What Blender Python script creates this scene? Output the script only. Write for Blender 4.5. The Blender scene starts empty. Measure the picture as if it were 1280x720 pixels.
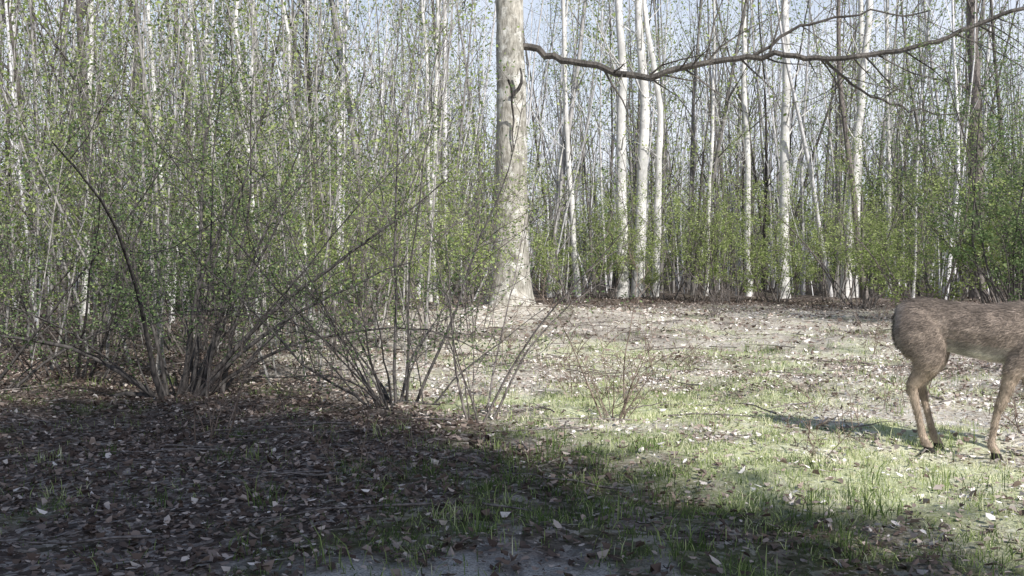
import bpy, bmesh, math, numpy as np
from mathutils import Vector
R = np.random.default_rng(7)
scene = bpy.context.scene

# ------------------------------------------------------------------ helpers
def vnoise(x, y, s, seed=0):
    x = np.asarray(x, float)*s; y = np.asarray(y, float)*s
    xi = np.floor(x).astype(np.int64); yi = np.floor(y).astype(np.int64)
    fx = x-xi; fy = y-yi
    fx = fx*fx*(3-2*fx); fy = fy*fy*(3-2*fy)
    def h(a, b):
        n = (a*374761393 + b*668265263 + seed*1442695) & 0x7fffffff
        n = ((n ^ (n >> 13))*1274126177) & 0x7fffffff
        return ((n ^ (n >> 16)) & 0xffff)/65535.0
    return (h(xi,yi)*(1-fx)+h(xi+1,yi)*fx)*(1-fy)+(h(xi,yi+1)*(1-fx)+h(xi+1,yi+1)*fx)*fy

def gh(x, y):
    x = np.asarray(x, float); y = np.asarray(y, float)
    z = 0.10*(vnoise(x,y,0.35,1)-.5) + 0.06*(vnoise(x,y,1.3,2)-.5) + 0.035*(vnoise(x,y,4.,3)-.5)+ 0.02*(vnoise(x,y,11.,4)-.5)
    z = z + 0.22*np.exp(-((x)**2+(y-20.3)**2)/3.0)
    z = z + 0.6*(vnoise(x,y,0.05,5)-.5)*np.clip((np.hypot(x,y)-25)/40,0,1)
    return z

def strawsunmask(x, y):   # dry thatch, plus the clearing's sunlight painted in as paler ground
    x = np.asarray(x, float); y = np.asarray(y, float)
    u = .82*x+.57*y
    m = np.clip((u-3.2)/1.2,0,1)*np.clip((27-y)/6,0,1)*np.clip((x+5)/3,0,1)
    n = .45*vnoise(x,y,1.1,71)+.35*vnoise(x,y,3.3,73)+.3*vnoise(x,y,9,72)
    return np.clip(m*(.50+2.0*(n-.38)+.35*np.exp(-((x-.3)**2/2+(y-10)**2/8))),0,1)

def gravelmask(x, y):
    x = np.asarray(x, float); y = np.asarray(y, float)
    e = np.exp(-((x+.12)**2/.34+(y-3.4)**2/.09))
    return np.clip((e + .8*(vnoise(x,y,9,21)-.5)+.4*(vnoise(x,y,25,22)-.5) -.28)*1.9, 0, .95)

def grassmask(x, y):
    x = np.asarray(x, float); y = np.asarray(y, float)
    m = vnoise(x,y,0.8,11)*.3+vnoise(x,y,2.3,12)*.4+vnoise(x,y,6.,13)*.3
    b = (0.42*np.exp(-((x-1.3)**2/1.3+(y-7.2)**2/3.0)) + 0.28*np.exp(-((x-2.0)**2/1.6+(y-4.8)**2/1.8))
         +0.18*np.exp(-((x-.1)**2/1.4+(y-4.7)**2/.8)) +0.24*np.exp(-((x-3)**2/6+(y-11)**2/9))
         +.16*np.exp(-((x+1.6)**2/.5+(y-3.9)**2/.4))+.06*(x>-1)*(y<14) )
    return np.clip((m+b-.60)*3.0, 0, 1)*(1-gravelmask(x,y))

class Geo:
    def __init__(s): s.v=[]; s.f=[]; s.m=[]; s.r=[]; s.n=0
    def add(s, v, f, mat=0, rnd=None):
        v=np.asarray(v,float); f=np.asarray(f,np.int64)
        s.v.append(v); s.f.append(f+s.n); s.n+=len(v)
        s.m.append(np.full(len(f),mat,np.int32) if np.isscalar(mat) else mat)
        s.r.append(np.full(len(f),R.random()) if rnd is None else np.asarray(rnd,float))
    def tube(s, P, rad, k=4, mat=0, rnd=None):
        P=np.asarray(P,float); n=len(P); rad=np.asarray(rad,float)
        T=np.gradient(P,axis=0); T/=np.linalg.norm(T,axis=1)[:,None]+1e-9
        ref=np.array([1.,0,0]) if abs(T[0,0])<.8 else np.array([0,1.,0])
        A=np.cross(T,ref); A/=np.linalg.norm(A,axis=1)[:,None]+1e-9
        B=np.cross(T,A)
        a=np.arange(k)*2*np.pi/k
        V=P[:,None,:]+rad[:,None,None]*(A[:,None,:]*np.cos(a)[None,:,None]+B[:,None,:]*np.sin(a)[None,:,None])
        i=np.arange(n-1)[:,None]*k; j=np.arange(k)[None,:]; j2=(j+1)%k
        F=np.stack([i+j,i+j2,i+k+j2,i+k+j],-1).reshape(-1,4)
        s.add(V.reshape(-1,3),F,mat,None if rnd is None else np.full(len(F),rnd))
    def leaves(s, C, ln, wd, mat=1):
        C=np.asarray(C,float); N=len(C)
        if N==0: return
        a=R.normal(size=(N,3)); a[:,2]*= .6; a/=np.linalg.norm(a,axis=1)[:,None]
        b=R.normal(size=(N,3)); b-= (a*b).sum(1)[:,None]*a; b/=np.linalg.norm(b,axis=1)[:,None]
        L=(ln*(.5+.9*R.random(N)))[:,None]; W=(wd*(.6+.8*R.random(N)))[:,None]
        V=np.stack([C-a*L*.5, C+b*W*.5-a*L*.05, C+a*L*.5, C-b*W*.5-a*L*.05],1).reshape(-1,3)
        s.add(V, np.arange(4*N).reshape(-1,4), mat, R.random(N))
    def pack(s):
        s.v=[np.concatenate(s.v)]; s.f=[np.concatenate(s.f)]; s.m=[np.concatenate(s.m)]; s.r=[np.concatenate(s.r)]; return s
    def inst(s, o, loc, rz, sc, dr=0):
        c_,s_=math.cos(rz),math.sin(rz); v=o.v[0]*np.array(sc)
        v=np.stack([v[:,0]*c_-v[:,1]*s_+loc[0],v[:,0]*s_+v[:,1]*c_+loc[1],v[:,2]+loc[2]],1)
        s.add(v,o.f[0],o.m[0],np.clip(o.r[0]*.7+dr,0,1))
    def mesh(s, name, mats, smooth=True):
        V=np.concatenate(s.v); F=np.concatenate(s.f); M=np.concatenate(s.m); Q=np.concatenate(s.r)
        me=bpy.data.meshes.new(name)
        me.vertices.add(len(V)); me.vertices.foreach_set('co',V.astype(np.float32).ravel())
        me.loops.add(4*len(F)); me.loops.foreach_set('vertex_index',F.astype(np.int32).ravel())
        me.polygons.add(len(F)); me.polygons.foreach_set('loop_start',(np.arange(len(F))*4).astype(np.int32))
        me.polygons.foreach_set('material_index',M)
        me.polygons.foreach_set('use_smooth',(M==0) if smooth else np.zeros(len(F),bool))
        at=me.attributes.new('rnd','FLOAT','FACE'); at.data.foreach_set('value',Q.astype(np.float32))
        for m in mats: me.materials.append(m)
        me.update(calc_edges=True)
        return me
def merge(a,b):
    a.v+=b.v; a.f+=[f+a.n for f in b.f]; a.m+=b.m; a.r+=b.r; a.n+=b.n; return a
def obj(name, me, loc=(0,0,0), rz=0, sc=1, parent=None):
    o=bpy.data.objects.new(name,me); scene.collection.objects.link(o)
    o.location=loc; o.rotation_euler=(0,0,rz); o.scale=(sc,sc,sc) if np.isscalar(sc) else sc
    if parent: o.parent=parent
    return o
def empty(name):
    o=bpy.data.objects.new(name,None); scene.collection.objects.link(o); return o

# ------------------------------------------------------------------ materials
def newmat(name):
    m=bpy.data.materials.new(name); m.use_nodes=True; nt=m.node_tree; nt.nodes.clear()
    out=nt.nodes.new('ShaderNodeOutputMaterial'); return m,nt,out
def ramp(nt, stops):
    r=nt.nodes.new('ShaderNodeValToRGB'); el=r.color_ramp.elements
    while len(el)<len(stops): el.new(.5)
    for e,(p,c) in zip(el,stops): e.position=p; e.color=(*c,1)
    return r
def noise(nt, vec, scale, detail=4, rough=.6):
    n=nt.nodes.new('ShaderNodeTexNoise'); n.inputs['Scale'].default_value=scale
    n.inputs['Detail'].default_value=detail; n.inputs['Roughness'].default_value=rough
    if vec is not None: nt.links.new(vec,n.inputs['Vector'])
    return n
def mixc(nt, fac, a, b, mode='MIX'):
    m=nt.nodes.new('ShaderNodeMix'); m.data_type='RGBA'; m.blend_type=mode
    for v,i in ((fac,0),(a,6),(b,7)):
        if hasattr(v,'is_output'): nt.links.new(v,m.inputs[i])
        elif i==0: m.inputs[0].default_value=v
        else: m.inputs[i].default_value=(*v,1)
    return m.outputs[2]
def leafmat(name, stops, trans=.4):
    m,nt,out=newmat(name)
    at=nt.nodes.new('ShaderNodeAttribute'); at.attribute_name='rnd'
    r=ramp(nt,stops); nt.links.new(at.outputs['Fac'],r.inputs[0])
    col=r.outputs[0]
    d=nt.nodes.new('ShaderNodeBsdfDiffuse'); nt.links.new(col,d.inputs[0])
    if trans:
        t=nt.nodes.new('ShaderNodeBsdfTranslucent'); x=nt.nodes.new('ShaderNodeMixShader')
        nt.links.new(col,t.inputs[0]); x.inputs[0].default_value=trans
        nt.links.new(d.outputs[0],x.inputs[1]); nt.links.new(t.outputs[0],x.inputs[2]); nt.links.new(x.outputs[0],out.inputs[0])
    else: nt.links.new(d.outputs[0],out.inputs[0])
    return m
def barkmat(name, c1, c2, scale=6, facernd=None, lich=None, bump=.4, zs=.25, diffuse=False):
    m,nt,out=newmat(name)
    tc=nt.nodes.new('ShaderNodeTexCoord'); mp=nt.nodes.new('ShaderNodeMapping'); mp.inputs['Scale'].default_value=(1,1,zs)
    nt.links.new(tc.outputs['Object'],mp.inputs[0])
    n=noise(nt,mp.outputs[0],scale*4,2 if diffuse else 6,.7); r=ramp(nt,[(.35,c1),(.62,c2)]); nt.links.new(n.outputs[0],r.inputs[0])
    col=r.outputs[0]
    if not diffuse:
        n2=noise(nt,tc.outputs['Object'],scale*.35,4,.6)
        r3=ramp(nt,[(.35,(.6,.6,.58)),(.65,(1.1,1.08,1.05))]); nt.links.new(n2.outputs[0],r3.inputs[0])
        col=mixc(nt,1.0,col,r3.outputs[0],'MULTIPLY')
    if lich:
        n4=noise(nt,tc.outputs['Object'],scale*.9,5,.7); r4=ramp(nt,[(.52,(0,0,0)),(.62,(1,1,1))]); nt.links.new(n4.outputs[0],r4.inputs[0])
        col=mixc(nt,r4.outputs[0],col,lich)
    if facernd:
        at=nt.nodes.new('ShaderNodeAttribute'); at.attribute_name='rnd'; r2=ramp(nt,facernd); nt.links.new(at.outputs['Fac'],r2.inputs[0])
        col=mixc(nt,1.0,col,r2.outputs[0],'MULTIPLY')
    if diffuse:
        d=nt.nodes.new('ShaderNodeBsdfDiffuse'); nt.links.new(col,d.inputs[0]); nt.links.new(d.outputs[0],out.inputs[0]); return m
    p=nt.nodes.new('ShaderNodeBsdfPrincipled'); p.inputs['Roughness'].default_value=.9; p.inputs['Specular IOR Level'].default_value=.15
    nt.links.new(col,p.inputs['Base Color'])
    b=nt.nodes.new('ShaderNodeBump'); b.inputs['Strength'].default_value=bump; b.inputs['Distance'].default_value=.03
    nt.links.new(n.outputs[0],b.inputs['Height']); nt.links.new(b.outputs[0],p.inputs['Normal'])
    nt.links.new(p.outputs[0],out.inputs[0]); return m

FR=[(0,(.15,.135,.125)),(.30,(.30,.285,.27)),(.50,(.52,.51,.50)),(.66,(1.0,1.0,1.02)),(1,(1.3,1.31,1.36))]
M_bark_forest=barkmat('forest_bark',(.44,.425,.42),(.74,.73,.73),6,facernd=FR,diffuse=True)
M_bark_pale=barkmat('pale_bark',(.66,.65,.645),(.90,.895,.90),5,lich=(.55,.54,.53),bump=.2)
M_bark_big=barkmat('big_tree_bark',(.21,.195,.17),(.64,.62,.57),4,lich=(.68,.67,.63),bump=1.0)
M_bark_dark=barkmat('dark_bark',(.045,.042,.042),(.13,.12,.115),8,diffuse=True)
M_bark_limb=barkmat('limb_bark',(.07,.065,.062),(.20,.185,.175),8,bump=.8)
M_bark_brown=barkmat('shrub_bark',(.09,.08,.075),(.27,.24,.225),8,diffuse=True)
M_bark_grey=barkmat('sapling_bark',(.18,.17,.16),(.48,.46,.44),8,diffuse=True)
M_bark_dry=barkmat('dry_twig_bark',(.12,.09,.075),(.30,.24,.20),8,diffuse=True)
M_leaf_spring=leafmat('spring_leaf',[(0,(.17,.24,.07)),(.5,(.35,.44,.15)),(1,(.60,.66,.32))],.42)
M_leaf_shrub=leafmat('shrub_leaf',[(0,(.08,.13,.055)),(.5,(.17,.25,.11)),(1,(.36,.45,.22))],.42)
M_leaf_crown=leafmat('crown_leaf',[(0,(.05,.09,.03)),(1,(.11,.16,.05))],0)
M_leaf_litter=leafmat('fallen_leaf',[(0,(.065,.048,.042)),(.35,(.165,.125,.105)),(.62,(.34,.275,.24)),(.82,(.56,.49,.44)),(1,(.88,.83,.79))],0)
M_grass=leafmat('grass_blade',[(0,(.055,.09,.03)),(.45,(.13,.19,.065)),(.75,(.38,.46,.18)),(1,(.80,.78,.56))],.25)

def groundmat():
    m,nt,out=newmat('forest_floor')
    tc=nt.nodes.new('ShaderNodeTexCoord'); V=tc.outputs['Object']
    vo=nt.nodes.new('ShaderNodeTexVoronoi'); vo.inputs['Scale'].default_value=30
    nw=noise(nt,V,9,3)
    va=nt.nodes.new('ShaderNodeVectorMath'); va.operation='MULTIPLY_ADD'; va.inputs[1].default_value=(.15,.15,.15)
    nt.links.new(nw.outputs['Color'],va.inputs[0]); nt.links.new(V,va.inputs[2]); nt.links.new(va.outputs[0],vo.inputs['Vector'])
    sx=nt.nodes.new('ShaderNodeSeparateColor'); nt.links.new(vo.outputs['Color'],sx.inputs[0])
    r=ramp(nt,[(0,(.07,.055,.047)),(.4,(.15,.12,.105)),(.75,(.28,.235,.21)),(1,(.50,.45,.41))]); nt.links.new(sx.outputs[0],r.inputs[0])
    ast=nt.nodes.new('ShaderNodeAttribute'); ast.attribute_name='straw_sun'
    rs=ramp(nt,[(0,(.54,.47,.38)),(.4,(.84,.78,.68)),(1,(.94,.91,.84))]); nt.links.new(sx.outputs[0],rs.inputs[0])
    col=mixc(nt,ast.outputs['Fac'],r.outputs[0],rs.outputs[0])  # clearing blended to pale thatch, its sunlit brightness put into the colour
    n1=noise(nt,V,1.2,6,.65); r1=ramp(nt,[(.3,(.68,.66,.64)),(.7,(1.08,1.07,1.06))]); nt.links.new(n1.outputs[0],r1.inputs[0])
    col=mixc(nt,1.0,col,r1.outputs[0],'MULTIPLY')
    n2=noise(nt,V,60,3); r2=ramp(nt,[(.3,(.62,.62,.62)),(.7,(1.12,1.12,1.12))]); nt.links.new(n2.outputs[0],r2.inputs[0])
    col=mixc(nt,1.0,col,r2.outputs[0],'MULTIPLY')
    ag=nt.nodes.new('ShaderNodeAttribute'); ag.attribute_name='grass'
    gm=nt.nodes.new('ShaderNodeMath'); gm.operation='MULTIPLY'; gm.inputs[1].default_value=.6; nt.links.new(ag.outputs['Fac'],gm.inputs[0])
    gc=mixc(nt,ast.outputs['Fac'],(.15,.18,.075),(.60,.68,.32))  # grass tint also paler where the clearing's sunlight is painted
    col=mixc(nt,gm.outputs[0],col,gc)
    av=nt.nodes.new('ShaderNodeAttribute'); av.attribute_name='gravel'
    n3=noise(nt,V,110,4); r3=ramp(nt,[(.35,(.24,.225,.205)),(.65,(.62,.585,.54))]); nt.links.new(n3.outputs[0],r3.inputs[0])
    col=mixc(nt,av.outputs['Fac'],col,r3.outputs[0])
    p=nt.nodes.new('ShaderNodeBsdfPrincipled'); p.inputs['Roughness'].default_value=1; p.inputs['Specular IOR Level'].default_value=0
    nt.links.new(col,p.inputs['Base Color'])
    ad=nt.nodes.new('ShaderNodeMath'); nt.links.new(sx.outputs[1],ad.inputs[0]); nt.links.new(n2.outputs[0],ad.inputs[1])
    b=nt.nodes.new('ShaderNodeBump'); b.inputs['Strength'].default_value=.6; b.inputs['Distance'].default_value=.02
    nt.links.new(ad.outputs[0],b.inputs['Height']); nt.links.new(b.outputs[0],p.inputs['Normal'])
    nt.links.new(p.outputs[0],out.inputs[0]); return m

# ------------------------------------------------------------------ ground
N=420; t=np.linspace(-1,1,N); c=500*np.sinh(7*t)/np.sinh(7)
X,Y=np.meshgrid(c,c+6.0); Z=gh(X,Y)
g=Geo(); i=np.arange(N-1)[:,None]*N; j=np.arange(N-1)[None,:]
g.add(np.stack([X,Y,Z],-1).reshape(-1,3), np.stack([i+j,i+j+1,i+N+j+1,i+N+j],-1).reshape(-1,4))
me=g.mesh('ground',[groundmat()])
for nm,fn in (('grass',grassmask),('gravel',gravelmask),('straw_sun',strawsunmask)):
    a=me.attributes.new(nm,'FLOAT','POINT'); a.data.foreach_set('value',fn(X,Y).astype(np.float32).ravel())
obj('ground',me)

def wedge(n, d0, d1, half=.62):
    D=np.sqrt(d0**2+(d1**2-d0**2)*R.random(n)); th=(R.random(n)*2-1)*half
    return D*np.tan(th), D
def litter(n,d0,d1,size,keepgr=.3):
    x,y=wedge(n,d0,d1); st=strawsunmask(x,y)
    k=(R.random(n) > grassmask(x,y)*(1-keepgr)) & (R.random(n)>gravelmask(x,y)*.9) & (R.random(n)<(.1+1.1*vnoise(x,y,1.7,31)*(.4+vnoise(x,y,5,33)))*(1-.35*st))
    x=x[k]; y=y[k]; n=len(x)
    L=size*(.35+1.0*R.random(n)**1.5); W=L*(.3+.4*R.random(n)); a=R.random(n)*2*np.pi
    u=np.stack([np.cos(a),np.sin(a),R.normal(0,.25,n)],1); w=np.stack([-np.sin(a),np.cos(a),R.normal(0,.25,n)],1)
    up=np.array([0,0,1.]); fold=(R.normal(.2,.3,n)*W)[:,None]*up; curl=(np.abs(R.normal(0,.2,n))*L)[:,None]*up
    C=np.stack([x,y,gh(x,y)+.006+.014*R.random(n)],1); L=L[:,None]; W=W[:,None]
    V=np.stack([C-u*L*.5+curl, C-u*L*.22+w*W*.42+fold, C+u*L*.2+w*W*.5+fold, C+u*L*.5+curl, C+u*L*.2-w*W*.5+fold, C-u*L*.22-w*W*.42+fold],1)
    F=np.arange(n)[:,None]*6
    F=np.concatenate([F+np.array([[0,1,2,3]]),F+np.array([[0,3,4,5]])])
    rr=R.beta(1.3,2.3,n); s=strawsunmask(x,y); rr=np.clip(rr+s*.6*R.random(n)+.12*s,0,1)  # leaves in the clearing lightened, painting the sunlight into their tone
    g=Geo(); g.add(V.reshape(-1,3),F,0,np.concatenate([rr,rr])); return g
obj('leaf_litter',merge(litter(135000,2.6,12,.038),litter(75000,11,30,.07)).mesh('leaf_litter',[M_leaf_litter],smooth=False))
def grass(n,d0,d1,h,wd,base=.04):
    x,y=wedge(n,d0,d1); cl=vnoise(x,y,7,41)
    k=R.random(n)<np.clip(grassmask(x,y)*(.15+1.2*cl)+base*(cl>.5),0,1); x=x[k];y=y[k];n=len(x); cl=cl[k]
    a=R.random(n)*2*np.pi; H=h*(.3+.9*R.random(n))*(.4+.8*cl); ln=R.random(n)*1.3*H
    dx=np.cos(a)*ln; dy=np.sin(a)*ln; b=R.random(n)*2*np.pi; wx=np.cos(b)*wd; wy=np.sin(b)*wd; z=gh(x,y)-.005
    P=lambda f,s,zz: np.stack([x+dx*f+wx*s,y+dy*f+wy*s,z+H*zz],1)
    V=np.stack([P(0,-1,0),P(0,1,0),P(.35,.8,.6),P(.35,-.8,.6),P(1,.12,.9),P(1,-.12,.9)],1).reshape(-1,3)
    F=np.arange(n)[:,None]*6; F=np.concatenate([F+np.array([[0,1,2,3]]),F+np.array([[3,2,4,5]])])
    rr=R.random(n)*.85; s=strawsunmask(x,y); rr=np.clip(rr+s*.6*R.random(n)+.12*s,0,1)  # blades in the clearing paler too, dry grass with sunlight painted in
    g=Geo(); g.add(V,F,0,np.concatenate([rr,rr])); return g
obj('grass',merge(grass(150000,2.6,9,.05,.0021,.10),grass(90000,8,24,.065,.0045,.10)).mesh('grass',[M_grass],smooth=False))
def tufts(n,d0,d1):
    g=Geo()
    for _ in range(n):
        x,y=wedge(1,d0,d1,.5); x=float(x[0]); y=float(y[0])
        if gravelmask(x,y)>.2 or (x<-.7 and R.random()<.7): continue
        m=R.integers(8,26); h=.05+.10*R.random()
        px=x+R.normal(0,.05,m); py=y+R.normal(0,.05,m); a=R.random(m)*6.28; H=h*(.4+.8*R.random(m)); l=H*.8*R.random(m)
        wd=.0022; b=R.random(m)*6.28; z=gh(px,py)-.01
        Pf=lambda f,s,zz: np.stack([px+np.cos(a)*l*f+np.cos(b)*wd*s,py+np.sin(a)*l*f+np.sin(b)*wd*s,z+H*zz],1)
        V=np.stack([Pf(0,-1,0),Pf(0,1,0),Pf(.35,.9,.6),Pf(.35,-.9,.6),Pf(1,.1,.95),Pf(1,-.1,.95)],1).reshape(-1,3)
        F=np.arange(m)[:,None]*6; rr=np.clip(R.random()*.6+R.random(m)*.4,0,1); g.add(V,np.concatenate([F+np.array([[0,1,2,3]]),F+np.array([[3,2,4,5]])]),0,np.concatenate([rr,rr]))
    return g
obj('weed_tufts',merge(tufts(170,2.8,6),tufts(220,6,15)).mesh('weed_tufts',[M_grass],smooth=False))

# ------------------------------------------------------------------ woody plants
def curve(p,d,length,n,wob,grav=0.0):
    P=[np.array(p,float)]; d=np.array(d,float); d/=np.linalg.norm(d); st=length/(n-1)
    for _ in range(n-1):
        d=d+wob*R.normal(size=3); d[2]+=grav; d/=np.linalg.norm(d); P.append(P[-1]+d*st)
    return np.array(P)
def branchset(g,P,rad,nb,t0,lenf,twigs,leafn,leaf,lw,upness=.6,sides=3,lspread=.06,grav=.02,minr=.003,jit=.12,rnd=None):
    n=len(P); pts=[]
    for q in range(nb):
        t=(t0+(1-t0)*R.random())*(n-1); i=min(int(t),n-2); f=t-i
        p=P[i]*(1-f)+P[i+1]*f; r=rad[i]*(1-f)+rad[i+1]*f
        T=P[i+1]-P[i]; T/=np.linalg.norm(T)
        s=R.normal(size=3); s-=s.dot(T)*T; s/=np.linalg.norm(s)
        d=T*upness+s; L=lenf*(.4+.8*R.random())
        B=curve(p,d,L,5,jit,grav); rb=max(r*.45,minr*1.3)
        g.tube(B,np.linspace(rb,minr,5),sides,0,rnd)
        for w in range(twigs):
            k=R.integers(1,5); d2=(B[k]-B[k-1]); d2=d2/np.linalg.norm(d2)+.7*R.normal(size=3)
            tw=curve(B[k],d2,L*(.25+.3*R.random()),3,.15,grav); g.tube(tw,np.linspace(minr*1.1,minr*.6,3),3,0,rnd)
            if leafn: pts.append(tw[0]+(tw[-1]-tw[0])*R.random((leafn,1))+R.normal(0,lspread,(leafn,3)))
        if leafn: pts.append(B[2]+(B[4]-B[2])*R.random((leafn,1))+R.normal(0,lspread,(leafn,3)))
    if pts: g.leaves(np.concatenate(pts),leaf,lw)
def shrub(n,H,spread,r0,nb,twigs,leafn,leaf,bt,lean=(0,0),base=.15,mats=None,name='shrub',jit=.08,t0=.25,arch=.03):
    g=Geo()
    for _ in range(n):
        a=R.random()*2*np.pi; s=spread*R.random()**.8
        d=np.array([np.cos(a)*s+lean[0],np.sin(a)*s+lean[1],1.]); p=np.array([np.cos(a)*base*R.random(),np.sin(a)*base*R.random(),-.05])
        L=H*(.4+.8*R.random()); P=curve(p,d,L,10,jit,-arch*(.5+s)*2*R.random()); rr=r0*(.35+.9*R.random())
        rad=np.linspace(rr,rr*.2,10); g.tube(P,rad,5)
        branchset(g,P,rad,nb,t0,L*.33,twigs,leafn,leaf,leaf*.55,bt,lspread=.04,minr=.002,jit=.12,grav=.015)
    return g.mesh(name,mats or [M_bark_brown,M_leaf_shrub])

def edge(x,y):
    a=x/np.maximum(y,1)
    return np.interp(a,[-.9,-.55,-.25,-.12,.0,.12,.3,.55,.9],[13,15,18,24,29,31,32,27,20])
def place(n,d1,half,extra=0,pw=.5):
    out=[]
    while len(out)<n:
        D=R.random()**pw*d1; th=(R.random()*2-1)*half; x=D*math.sin(th); y=D*math.cos(th)
        if y>edge(x,y)+extra: out.append((x,y))
    return out
def tone(): return R.random()*.48 if R.random()<.58 else .6+.4*R.random()
protos=[]
for q in range(9):
    g=Geo(); H=11+7*R.random(); P=curve((0,0,-.3),(R.normal(0,.07),R.normal(0,.07),1),H,10,.03,.004)
    tr=tone()
    r=.035+.06*R.random(); rad=np.linspace(r,.012,10); rad[0]*=1.25; g.tube(P,rad,6,0,tr)
    branchset(g,P,rad,22,.06,2.0,3,[3,7,9,5,2,9,7,8,6][q],.09,.065,1.2,lspread=.22,minr=.006,grav=.06,jit=.14,rnd=tr*.7)
    protos.append(g.pack())
G=Geo()
for k,(x,y) in enumerate(place(440,78,.66)):
    s=.7+.7*R.random()
    G.inst(protos[R.integers(len(protos))],(x,y,float(gh(x,y))),R.random()*6.28,(s,s,s*(.85+.3*R.random())),.3*R.random())
def pole(x,y,H,r,tr,nb):
    ln=.07 if R.random()<.8 else .22
    P=curve((x,y,float(gh(x,y))-.2),(R.normal(0,ln),R.normal(0,ln),1),H,8,.045,.006); rad=np.linspace(r,.008,8)
    G.tube(P,rad,5,0,tr)
    for _ in range(nb):
        i=R.integers(2,7); d=(R.normal(0,.45),R.normal(0,.45),1); B=curve(P[i],d,1.+1.6*R.random(),4,.14,.03); G.tube(B,np.linspace(rad[i]*.45,.006,4),3,0,tr*.9)
for (x,y) in place(2300,100,.66,0,.55):
    pole(x,y,6+9*R.random(),.014+.085*R.random()**2.6,tone(),5 if math.hypot(x,y)<55 else 3)
for (x,y) in place(2200,60,.62,0,.5):
    if y<edge(x,y)+8 and R.random()<.35: pole(x,y,5+7*R.random(),.012+.05*R.random()**1.6,tone(),5)
obj('background_forest',G.mesh('background_forest',[M_bark_forest,M_leaf_spring]))
sap=[]
for q in range(4):
    g=Geo()
    for _ in range(5):
        P=curve((R.normal(0,.3),R.normal(0,.3),-.1),(R.normal(0,.25),R.normal(0,.25),1),2.2+3*R.random(),8,.06)
        rad=np.linspace(.02,.006,8); g.tube(P,rad,4,0,.4*R.random())
        branchset(g,P,rad,9,.05,1.2,2,11,.075,.055,.8,lspread=.2,minr=.004,grav=.03,rnd=.4*R.random())
    sap.append(g.pack())
G2=Geo()
for k,(x,y) in enumerate(place(290,78,.66,1,.45)):
    s=.5+.9*R.random()
    G2.inst(sap[R.integers(4)],(x,y,float(gh(x,y))),R.random()*6.28,(s,s,s),.3*R.random())
obj('forest_understory',G2.mesh('forest_understory',[M_bark_forest,M_leaf_spring]))

def named_tree(name,x,y,path,r,mats,nb=22,leafn=4):
    g=Geo(); zs=[-.3]+[p[1] for p in path]; xs=[0]+[p[0] for p in path]
    zz=np.linspace(-.3,zs[-1]+5,20)
    xx=np.interp(zz,zs+[zs[-1]+5],xs+[xs[-1]+R.normal(0,.2)])+np.cumsum(R.normal(0,.03,20)); yy=np.cumsum(R.normal(0,.03,20))
    rad=np.linspace(r,r*.35,20); rad[0]*=1.3; rad[1]*=1.08
    P=np.stack([xx,yy,zz],1); g.tube(P,rad,10)
    branchset(g,P,rad*.5,nb,.25,2.2,4,leafn,.08,.055,.9,lspread=.16,minr=.006,grav=.05)
    obj(name,g.mesh(name,mats),(x,y,float(gh(x,y))))
pm=[M_bark_pale,M_leaf_spring]
for (x,y,path,r) in [
    (3.35,30.2,[(-.26,9.2)],.19),(4.0,30.8,[(.28,5.6),(.08,9.5)],.20),(4.5,31,[(.25,5.8),(-.29,9.6)],.13),
    (8.6,31.0,[(.0,11)],.18),(10.3,30.5,[(.35,5.8),(.63,9.6)],.16),(11.0,31.5,[(.2,12)],.12),
    (2.1,30.5,[(-.5,11)],.10),(7.6,31.5,[(-.2,12)],.11),(-4.9,19,[(-.3,6)],.055),(-8.7,20,[(.1,6.5)],.07),
    (-2.2,27,[(.3,8)],.08),(-10.3,26,[(-.4,8)],.09),(6.3,32,[(.3,10)],.07),(12.6,33,[(-.4,11)],.09),
    (-6.2,18,[(-.6,6)],.05),(-3.6,17.5,[(-.5,6)],.045),(-7.2,22,[(.3,6)],.06),(1.3,31,[(.5,10)],.06),(-1.9,25,[(-.4,8)],.06),
    (-5.6,20,[(.5,7)],.05),(-9.6,21,[(.4,7)],.05)]:
    named_tree('birch_tree',x,y,path,r,pm,16,3)
named_tree('cherry_tree',14.3,30,[(-.3,10)],.24,[M_bark_brown,M_leaf_spring],30,5)
named_tree('cherry_tree',10.7,29.5,[(-1.0,8)],.10,[M_bark_brown,M_leaf_spring],24,5)

# big tree
g=Geo(); n=60; k=28; zz=np.linspace(-.4,15,n); a=np.arange(k)*2*np.pi/k
base=.31+.20*np.exp(-np.clip(zz,0,99)/.6)+.07*np.exp(-np.clip(zz,0,99)/2.5)-.006*zz
A,ZZ=np.meshgrid(a,zz)
rr=base[:,None]*(1+.09*np.sin(A*5+.6*ZZ*.3)*np.exp(-ZZ/1.5)+.10*(vnoise(np.cos(A)*4+9,np.sin(A)*4+ZZ*2.5,1.,52)-.5)+.04*(vnoise(A*9,ZZ*2,1.,53)-.5))
cx=.05*np.sin(zz*.5)
V=np.stack([cx[:,None]+rr*np.cos(A),rr*np.sin(A),ZZ],-1).reshape(-1,3)
i=np.arange(n-1)[:,None]*k; j=np.arange(k)[None,:]
g.add(V,np.stack([i+j,i+(j+1)%k,i+k+(j+1)%k,i+k+j],-1).reshape(-1,4))
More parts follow.
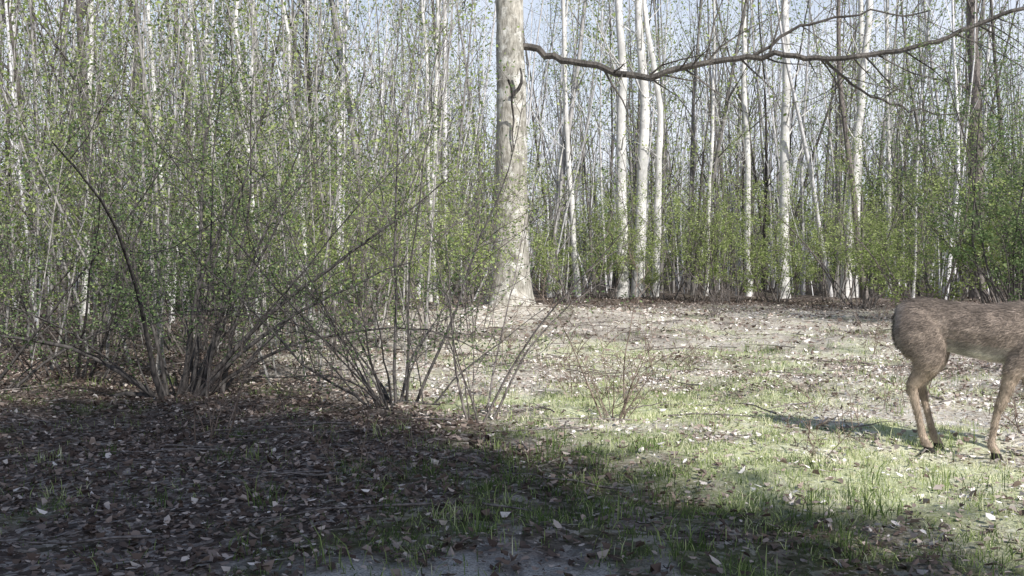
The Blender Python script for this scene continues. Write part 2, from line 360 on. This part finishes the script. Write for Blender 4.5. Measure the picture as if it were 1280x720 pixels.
def limb(pts,r0,r1,nb=12,ln=1.4,leafn=2,mat=3):
    pts=np.array(pts,float); tt=np.linspace(0,len(pts)-1,len(pts)*4); P=np.stack([np.interp(tt,range(len(pts)),pts[:,c]) for c in range(3)],1)
    P[1:-1]=(P[:-2]+P[1:-1]*2+P[2:])/4; P[1:-1]+=R.normal(0,.03,(len(P)-2,3))
    rad=np.linspace(r0,r1,len(P)); m0=len(g.m); g.tube(P,rad,7,mat)
    branchset(g,P,rad,nb,.15,ln,4,leafn,.05,.035,.7,lspread=.1,minr=.006,grav=.0)
    for q in range(m0,len(g.m)):
        g.m[q]=np.where(g.m[q]==0,mat,g.m[q]).astype(np.int32)
limb([(.25,0,5.45),(.9,-.2,5.2),(1.8,-.6,4.85),(2.7,-1,4.6),(3.4,-1.2,4.75),(4.2,-1.5,4.9),(5.1,-1.8,4.9),(5.8,-2.1,4.75),(6.8,-2.4,4.75),(7.7,-2.7,4.95),(8.5,-3,5.3),(9.3,-3.2,5.6),(10.6,-3.4,6)],.075,.03,34,1.4,1)
limb([(4.6,-1.6,4.9),(5.4,-1.9,5.4),(6.4,-2.3,5.55),(7.5,-2.6,5.5)],.035,.012,12,.9,1)
limb([(5.8,-2.1,4.75),(6.6,-1.8,4.2),(7.6,-1.6,3.9),(8.8,-1.5,3.8)],.03,.01,12,.9,2)
for q in range(16):
    z=6.8+.5*q; an=R.random()*6.28; L=2.5+2*R.random(); e=np.array([math.cos(an),math.sin(an)])
    limb([(0,0,z),(e[0]*L*.4,e[1]*L*.4,z+.5),(e[0]*L*.75,e[1]*L*.75,z+1.2),(e[0]*L,e[1]*L,z+2)],.11,.02,9,1.4,5)
g.tube(curve((.10,-.36,3.3),(-.05,-.03,1),1.5,9,.25),np.linspace(.012,.03,9),5,2)
g.tube(curve((.08,-.38,4.4),(.3,-.1,1),.6,5,.3),np.linspace(.05,.015,5),5,2)
obj('oak_tree',g.mesh('big_oak',[M_bark_big,M_leaf_spring,M_bark_dark,M_bark_limb]),(-.06,20.3,.1))

# shrubs
dm=[M_bark_dark,M_leaf_shrub]; bmm=[M_bark_brown,M_leaf_shrub]; sm=[M_bark_brown,M_leaf_spring]
def put(name,me,x,y,rz=0,sc=1): return obj(name,me,(x,y,float(gh(x,y))),rz,sc)
for (nm,n,H,sp,r0,nb,tw,ln,lf,lean,bs,mt,x,y) in [
    ('a',20,2.9,1.0,.020,9,3,13,.028,(-.1,0),.4,dm,-2.85,8.3),
    ('a2',7,2.8,1.5,.026,5,2,3,.03,(.1,0),.3,dm,-2.75,8.2),
    ('b',16,3.0,.9,.014,9,3,13,.030,(0,0),.4,dm,-4.2,9.4),
    ('c',15,3.2,.9,.015,9,3,15,.034,(0,0),.5,bmm,-3.6,11.5),
    ('b2',15,2.7,1.0,.013,9,3,12,.030,(0,0),.5,dm,-4.6,8.2),
    ('b3',13,3.6,.8,.016,9,3,14,.036,(0,0),.5,sm,-6.2,11),
    ('b4',13,3.0,.9,.014,9,3,13,.034,(0,0),.5,sm,-5.2,12.5),
    ('d',14,2.6,.8,.012,8,3,6,.026,(-.15,0),.25,dm,-.88,7.5),
    ('d2',7,2.4,1.2,.014,6,3,3,.026,(-.4,0),.25,dm,-.9,7.4),
    ('e',8,2.1,.55,.009,7,3,4,.024,(0,0),.2,bmm,-.22,6.7),
    ('f',12,3.0,.6,.013,9,3,11,.036,(0,0),.4,sm,-1.0,12.5),
    ('f2',12,3.2,.6,.013,9,3,11,.036,(0,0),.4,sm,-2.3,11.5),
    ('f3',9,3.2,.5,.010,9,3,9,.034,(0,0),.4,sm,-1.6,9.6),
    ('f4',8,2.8,.5,.010,9,3,9,.034,(0,0),.4,sm,-.55,13.5)]:
    put('honeysuckle_bush',shrub(n,H,sp,r0,nb,tw,ln,lf,.8,lean=lean,base=bs,mats=mt,name='bush_'+nm,arch=.05),x,y)
for (n,H,sp,r0,bs,mt,x,y) in [(12,1.0,.7,.006,.1,M_bark_dry,.72,6.9),(5,.5,.9,.004,.1,M_bark_dry,.5,8.1),(7,.6,.9,.005,.15,M_bark_dry,3.0,7.4),(10,1.1,1.,.009,.2,M_bark_brown,3.9,19),(8,.8,1.,.006,.2,M_bark_dry,-1.9,6.2),(10,.9,1.,.008,.3,M_bark_brown,6.2,17),(8,.7,.8,.004,.15,M_bark_dry,3.35,6.3),(5,.45,.9,.003,.1,M_bark_dry,1.7,5.6),(5,.4,.9,.003,.1,M_bark_dry,-.8,5.0),(6,.6,.7,.004,.1,M_bark_dry,1.6,9.5),(6,.7,.7,.005,.1,M_bark_dry,4.4,12),(5,.6,.7,.005,.1,M_bark_dry,-.1,10.5)]:
    put('dry_shrub',shrub(n,H,sp,r0,7,3,0,.03,.8,mats=[mt,M_leaf_shrub],base=bs,name='dry'),x,y)
for q,(x,y,H,nn,lf) in enumerate([(8.9,17,4.6,30,14),(7.9,18.5,3.2,16,14),(10.4,20,5,24,14),(11.3,22,4.2,20,14),(8.6,24,4.5,18,14),(6,27,3.8,14,14),(4.3,29,3.6,14,14),(-8,13.5,3.6,16,11),(1.7,27,3.2,12,14),(-2.6,16,3.4,14,11),(-5,14.5,4,14,11),(-.9,22,3.5,12,12),(2.9,29.5,3,12,14),(7.6,28,3.4,14,14),(-4,19,3.5,12,12),(5.2,28.5,4.6,12,14),(9.3,28,4.6,14,14)]):
    put('wild_bush',shrub(nn,H,.7,.022,9,3,lf,.052,.8,mats=sm if q not in(0,2) else dm,base=.6,name='wild_bush_%d'%q),x,y)
g=Geo()
for _ in range(85):
    y=9+9*R.random(); x=-.08*y-(.58*y)*R.random(); H=3.5+4.5*R.random(); r=.006+.018*R.random()**1.5
    P=curve((x,y,float(gh(x,y))-.05),(R.normal(0,.12),R.normal(0,.12),1),H,10,.06,.0); rad=np.linspace(r,.003,10); g.tube(P,rad,5)
    branchset(g,P,rad,11,.15,1.0,3,5,.042,.028,1.0,lspread=.08,minr=.0025,grav=.03,jit=.12)
obj('sapling_thicket',g.mesh('sapling_thicket',[M_bark_grey,M_leaf_spring]))

g=Geo()
for _ in range(480):
    x,y=wedge(1,3,24); x=float(x[0]);y=float(y[0]); a=R.random()*6.28
    P=curve((x,y,0),(math.cos(a),math.sin(a),0),.15+.8*R.random(),6,.15); P[:,2]=gh(P[:,0],P[:,1])+.02+.03*R.random()
    g.tube(P,np.linspace(.007,.002,6),4)
obj('fallen_twigs',g.mesh('fallen_twigs',[M_bark_brown]))

# trees behind the viewpoint whose crowns shade the near ground
SD=np.array([-.57,.82]); SD/=np.linalg.norm(SD); SE=np.array([SD[1],-SD[0]])
def shade_tree(s,u,h0,h1,rad,nl):
    b=-s*SD+u*SE; g=Geo(); hc=(h0+h1)/2
    P=curve((0,0,-.3),(0,0,1),h1*.92,12,.02); g.tube(P,np.linspace(.26,.05,12),10)
    for _ in range(22):
        an=R.random()*6.28; z=h0-.5+(h1-h0)*.75*R.random(); L=rad*(.6+.4*R.random()); q=P[int(z/h1*.98*11)]
        B=curve((q[0],q[1],z),(math.cos(an),math.sin(an),.5),L,6,.1); g.tube(B,np.linspace(.07,.015,6),5)
    cl=R.normal(size=(80,3)); cl/=np.linalg.norm(cl,axis=1)[:,None]; cl*=(R.random((80,1))**.4)*np.array([rad,rad,(h1-h0)/2])*.9; cl[:,2]+=hc
    C=cl[R.integers(80,size=nl)]+R.normal(0,.42,(nl,3)); g.leaves(C,.2,.15)
    obj('maple_tree',g.mesh('maple',[M_bark_brown,M_leaf_crown]),(b[0],b[1],0))
for a in [(14,1.2,7.6,15.5,2.4,16000),(16,-2.3,6.6,19,3.4,21000),(13,-6.5,5.5,17,3.6,17000),(18,-10.5,5,21,4,16000),(22,-5,10,22,3.8,14000)]:
    shade_tree(*a)

# ------------------------------------------------------------------ deer
def loft(P_,secs,k=16):
    S=np.array(secs,float); P=S[:,:3]; n=len(P)
    T=np.gradient(P,axis=0); T/=np.linalg.norm(T,axis=1)[:,None]
    Yv=np.array([0,1.,0]); A=Yv-T*(T@Yv)[:,None]; A/=np.linalg.norm(A,axis=1)[:,None]; B=np.cross(T,A)
    a=np.arange(k)*2*np.pi/k
    V=(P[:,None]+S[:,3][:,None,None]*A[:,None]*np.cos(a)[None,:,None]+S[:,4][:,None,None]*B[:,None]*np.sin(a)[None,:,None]).reshape(-1,3)
    F=[(i*k+j,i*k+(j+1)%k,(i+1)*k+(j+1)%k,(i+1)*k+j) for i in range(n-1) for j in range(k)]
    F.append(tuple(range(k))[::-1]); F.append(tuple((n-1)*k+j for j in range(k)))
    P_.append((V,F))
def ss(secs,m=4):
    S=np.array(secs,float); n=len(S); out=[]
    for t_ in np.linspace(0,n-1,(n-1)*m+1):
        i=min(int(t_),n-2); f=t_-i; p0=S[max(i-1,0)];p1=S[i];p2=S[i+1];p3=S[min(i+2,n-1)]
        out.append(.5*((2*p1)+(-p0+p2)*f+(2*p0-5*p1+4*p2-p3)*f*f+(-p0+3*p1-3*p2+p3)*f**3))
    out=np.array(out); out[:,3:]=np.maximum(out[:,3:],.006); return out
parts=[]
loft(parts,ss([(-.01,0,.765,.04,.05),(.02,0,.77,.095,.12),(.11,0,.77,.135,.152),(.26,0,.76,.13,.148),(.42,0,.735,.145,.158),(.56,0,.725,.15,.172),(.68,0,.735,.135,.18),(.78,0,.755,.11,.165),(.87,0,.775,.08,.12),(.92,0,.78,.04,.06)]))
loft(parts,ss([(.74,0,.77,.08,.13),(.88,0,.79,.065,.105),(1.02,0,.80,.052,.08),(1.15,0,.83,.048,.065),(1.21,0,.85,.045,.05)]))
loft(parts,ss([(1.15,0,.87,.035,.03),(1.19,0,.865,.058,.06),(1.25,0,.84,.056,.062),(1.32,0,.80,.04,.045),(1.39,0,.765,.028,.033),(1.43,0,.745,.024,.026),(1.445,0,.738,.012,.014)]))
for s in (1,-1):
    loft(parts,ss([(1.17,.04*s,.90,.012,.015),(1.14,.09*s,.94,.012,.034),(1.11,.13*s,.975,.01,.03),(1.09,.155*s,1.0,.006,.006)]))
def hind(s,dx):
    loft(parts,ss([(.10,.06*s,.83,.05,.10),(.12,.088*s,.74,.072,.135),(.155,.10*s,.64,.064,.128),(.175,.105*s,.56,.052,.094),(.125+dx*.35,.10*s,.48,.037,.058),(.055+dx*.7,.095*s,.40,.025,.038),(.06+dx*.8,.09*s,.335,.021,.027),(.085+dx*.9,.088*s,.20,.019,.021),(.105+dx,.086*s,.09,.021,.024),(.13+dx,.086*s,.045,.022,.027),(.145+dx,.086*s,-.01,.024,.038)]))
def front(s,dx):
    loft(parts,ss([(.76,.05*s,.82,.04,.07),(.745,.085*s,.72,.052,.10),(.70,.10*s,.61,.048,.088),(.665+dx*.2,.10*s,.52,.040,.056),(.665+dx*.45,.095*s,.42,.030,.036),(.67+dx*.7,.09*s,.315,.026,.031),(.668+dx*.8,.088*s,.27,.020,.022),(.665+dx*.95,.086*s,.12,.018,.020),(.67+dx,.086*s,.085,.021,.024),(.69+dx,.086*s,.045,.023,.026),(.705+dx,.086*s,-.02,.025,.037)]))
hind(-1,.05); hind(1,.08); front(-1,-.15); front(1,.10)
loft(parts,ss([(.02,0,.85,.02,.015),(-.014,0,.82,.026,.016),(-.022,0,.74,.030,.014),(-.014,0,.66,.024,.012),(0,0,.61,.008,.006)]))
VV=[];FF=[];o_=0
for v,f in parts:
    VV.append(v); FF+= [tuple(q+o_ for q in ff) for ff in f]; o_+=len(v)
tm=bpy.data.meshes.new('deer_raw'); tm.from_pydata(np.concatenate(VV).tolist(),[],FF); tm.update()
bm=bmesh.new(); bm.from_mesh(tm); bmesh.ops.recalc_face_normals(bm,faces=bm.faces); bm.to_mesh(tm); bm.free()
to=bpy.data.objects.new('deer_tmp',tm); scene.collection.objects.link(to)
md=to.modifiers.new('r','REMESH'); md.mode='VOXEL'; md.voxel_size=.0085
ms=to.modifiers.new('s','SMOOTH'); ms.factor=.5; ms.iterations=6
dg=bpy.context.evaluated_depsgraph_get(); dme=bpy.data.meshes.new_from_object(to.evaluated_get(dg))
bpy.data.objects.remove(to)
nv=len(dme.vertices); co=np.zeros(nv*3,np.float32); dme.vertices.foreach_get('co',co); co=co.reshape(-1,3).astype(float)
no=np.zeros(nv*3,np.float32); dme.vertex_normals.foreach_get('vector',no); no=no.reshape(-1,3).astype(float)
def furcol(co,no):
    x,y,z=co.T; n=len(co)
    c=np.tile(np.array([.30,.245,.205]),(n,1))
    def bl(c,m,col):
        m=np.clip(m,0,1)[:,None]; return c*(1-m)+np.array(col)*m
    c=bl(c,np.clip((z-.84)*7,0,.6),(.16,.135,.115))
    c=bl(c,np.clip((-no[:,2]-.35)*2.2,0,1)*(z>.5)*(x<.75)*(x>.2),(.68,.65,.61))
    c=bl(c,np.clip((.56-z)*8,0,.6),(.44,.35,.27))
    c=bl(c,(np.abs(y)<.085)*(z<.6)*(z>.38)*.5,(.5,.45,.40))
    c=bl(c,(x<.05)*(z>.55)*np.clip((-no[:,0]-.3)*1.4,0,.5),(.48,.43,.39))
    c=bl(c,(x<.0)*(z>.60)*(np.abs(y)<.04)*.85,(.08,.075,.07))
    c=bl(c,(z<.04)*1.,(.03,.027,.025))
    c=bl(c,(x>1.415)*1.,(.03,.03,.03)); c=bl(c,((x>1.3)&(z<.75))*.6,(.5,.46,.42))
    mot=vnoise(x*10+z*4,y*8+z*13,1.4,61)*.6+vnoise(x*40,z*40+y*30,1,62)*.4
    return c*(.4+1.1*mot)[:,None]
fc=furcol(co,no)
at=dme.color_attributes.new('fur','FLOAT_COLOR','POINT'); at.data.foreach_set('color',np.concatenate([fc,np.ones((nv,1))],1).astype(np.float32).ravel())
m,nt,out=newmat('deer_fur'); aa=nt.nodes.new('ShaderNodeAttribute'); aa.attribute_name='fur'
p=nt.nodes.new('ShaderNodeBsdfPrincipled'); p.inputs['Roughness'].default_value=.8; p.inputs['Specular IOR Level'].default_value=.2
nt.links.new(aa.outputs['Color'],p.inputs['Base Color']); nt.links.new(p.outputs[0],out.inputs[0])
dme.materials.append(m); dme.polygons.foreach_set('use_smooth',np.ones(len(dme.polygons),bool)); dme.polygons.foreach_set('material_index',np.zeros(len(dme.polygons),np.int32))
dparent=empty('white_tailed_deer')
obj('deer_body',dme,parent=dparent)
idx=R.integers(nv,size=70000); idx=idx[(co[idx,2]>.06)]
c0=co[idx]+R.normal(0,.004,(len(idx),3)); n0=no[idx]; flow=np.tile(np.array([-1.,0,-.55]),(len(idx),1)); flow[co[idx,2]<.5]=(-.25,0,-1)
flow+=R.normal(0,.3,flow.shape); flow-= (flow*n0).sum(1)[:,None]*n0; flow/=np.linalg.norm(flow,axis=1)[:,None]+1e-6
sd=np.cross(n0,flow); Lf=(.012+.018*R.random(len(idx)))[:,None]; Lf[co[idx,2]<.5]*=.5; w=.0013
V=np.stack([c0-sd*w,c0+sd*w,c0+flow*Lf+n0*Lf*.25+sd*w*.3,c0+flow*Lf+n0*Lf*.25-sd*w*.3],1).reshape(-1,3)
g=Geo(); g.add(V,np.arange(len(V)).reshape(-1,4),0,np.zeros(len(idx))); fm=g.mesh('deer_hair',[m],smooth=False)
fcc=np.repeat(fc[idx]*(.6+.9*R.random((len(idx),1))),4,axis=0)
at=fm.color_attributes.new('fur','FLOAT_COLOR','POINT'); at.data.foreach_set('color',np.concatenate([fcc,np.ones((len(fcc),1))],1).astype(np.float32).ravel())
obj('deer_hair',fm,parent=dparent)
me_,nt,out=newmat('deer_eye'); p=nt.nodes.new('ShaderNodeBsdfPrincipled'); p.inputs['Base Color'].default_value=(.01,.008,.006,1); p.inputs['Roughness'].default_value=.1; nt.links.new(p.outputs[0],out.inputs[0])
for s in (1,-1):
    em=bpy.data.meshes.new('deer_eye'); bm=bmesh.new(); bmesh.ops.create_uvsphere(bm,u_segments=16,v_segments=10,radius=.014); bm.to_mesh(em); bm.free(); em.materials.append(me_)
    obj('deer_eye',em,(1.255,.047*s,.86),parent=dparent)
dparent.rotation_euler=(0,0,math.radians(-31)); dparent.location=(2.36,5.98,float(gh(2.5,5.7)))

# ------------------------------------------------------------------ light, sky, camera
EL=math.radians(35); sx,sy=-SD[0],-SD[1]
sv=Vector((sx*math.cos(EL),sy*math.cos(EL),math.sin(EL)))
sl=bpy.data.lights.new('sun','SUN'); sl.energy=5; sl.angle=math.radians(.5); sl.color=(1,.965,.90)
so=bpy.data.objects.new('sun',sl); scene.collection.objects.link(so); so.rotation_euler=sv.to_track_quat('Z','Y').to_euler(); so.location=(0,0,30)
w=bpy.data.worlds.new('World'); scene.world=w; w.use_nodes=True; nt=w.node_tree
sk=nt.nodes.new('ShaderNodeTexSky'); sk.sky_type='NISHITA'; sk.sun_disc=False; sk.sun_elevation=EL; sk.sun_rotation=math.atan2(sx,sy)
sk.air_density=1.0; sk.dust_density=1.0
tc=nt.nodes.new('ShaderNodeTexCoord'); sp=nt.nodes.new('ShaderNodeSeparateXYZ'); nt.links.new(tc.outputs['Generated'],sp.inputs[0])
nz=noise(nt,tc.outputs['Generated'],5,4,.6)
ma=nt.nodes.new('ShaderNodeMath'); ma.operation='MULTIPLY_ADD'; ma.inputs[1].default_value=.45; nt.links.new(nz.outputs[0],ma.inputs[0]); nt.links.new(sp.outputs[2],ma.inputs[2])
hr=ramp(nt,[(.38,(.92,.92,.92)),(.66,(0,0,0))]); nt.links.new(ma.outputs[0],hr.inputs[0])
skc=mixc(nt,hr.outputs[0],sk.outputs[0],(7.6,8.0,9.0))
bg=nt.nodes['Background']; bg.inputs[1].default_value=.13; nt.links.new(skc,bg.inputs[0])
scene.view_settings.view_transform='Standard'; scene.view_settings.look='None'; scene.view_settings.exposure=0
cd=bpy.data.cameras.new('Camera'); cd.sensor_width=36; cd.lens=36*1229/1280; cd.clip_end=2000; cd.clip_start=.05
co_=bpy.data.objects.new('Camera',cd); scene.collection.objects.link(co_); co_.location=(0,0,1.08)
co_.rotation_euler=(math.radians(90-1.4),0,0); scene.camera=co_
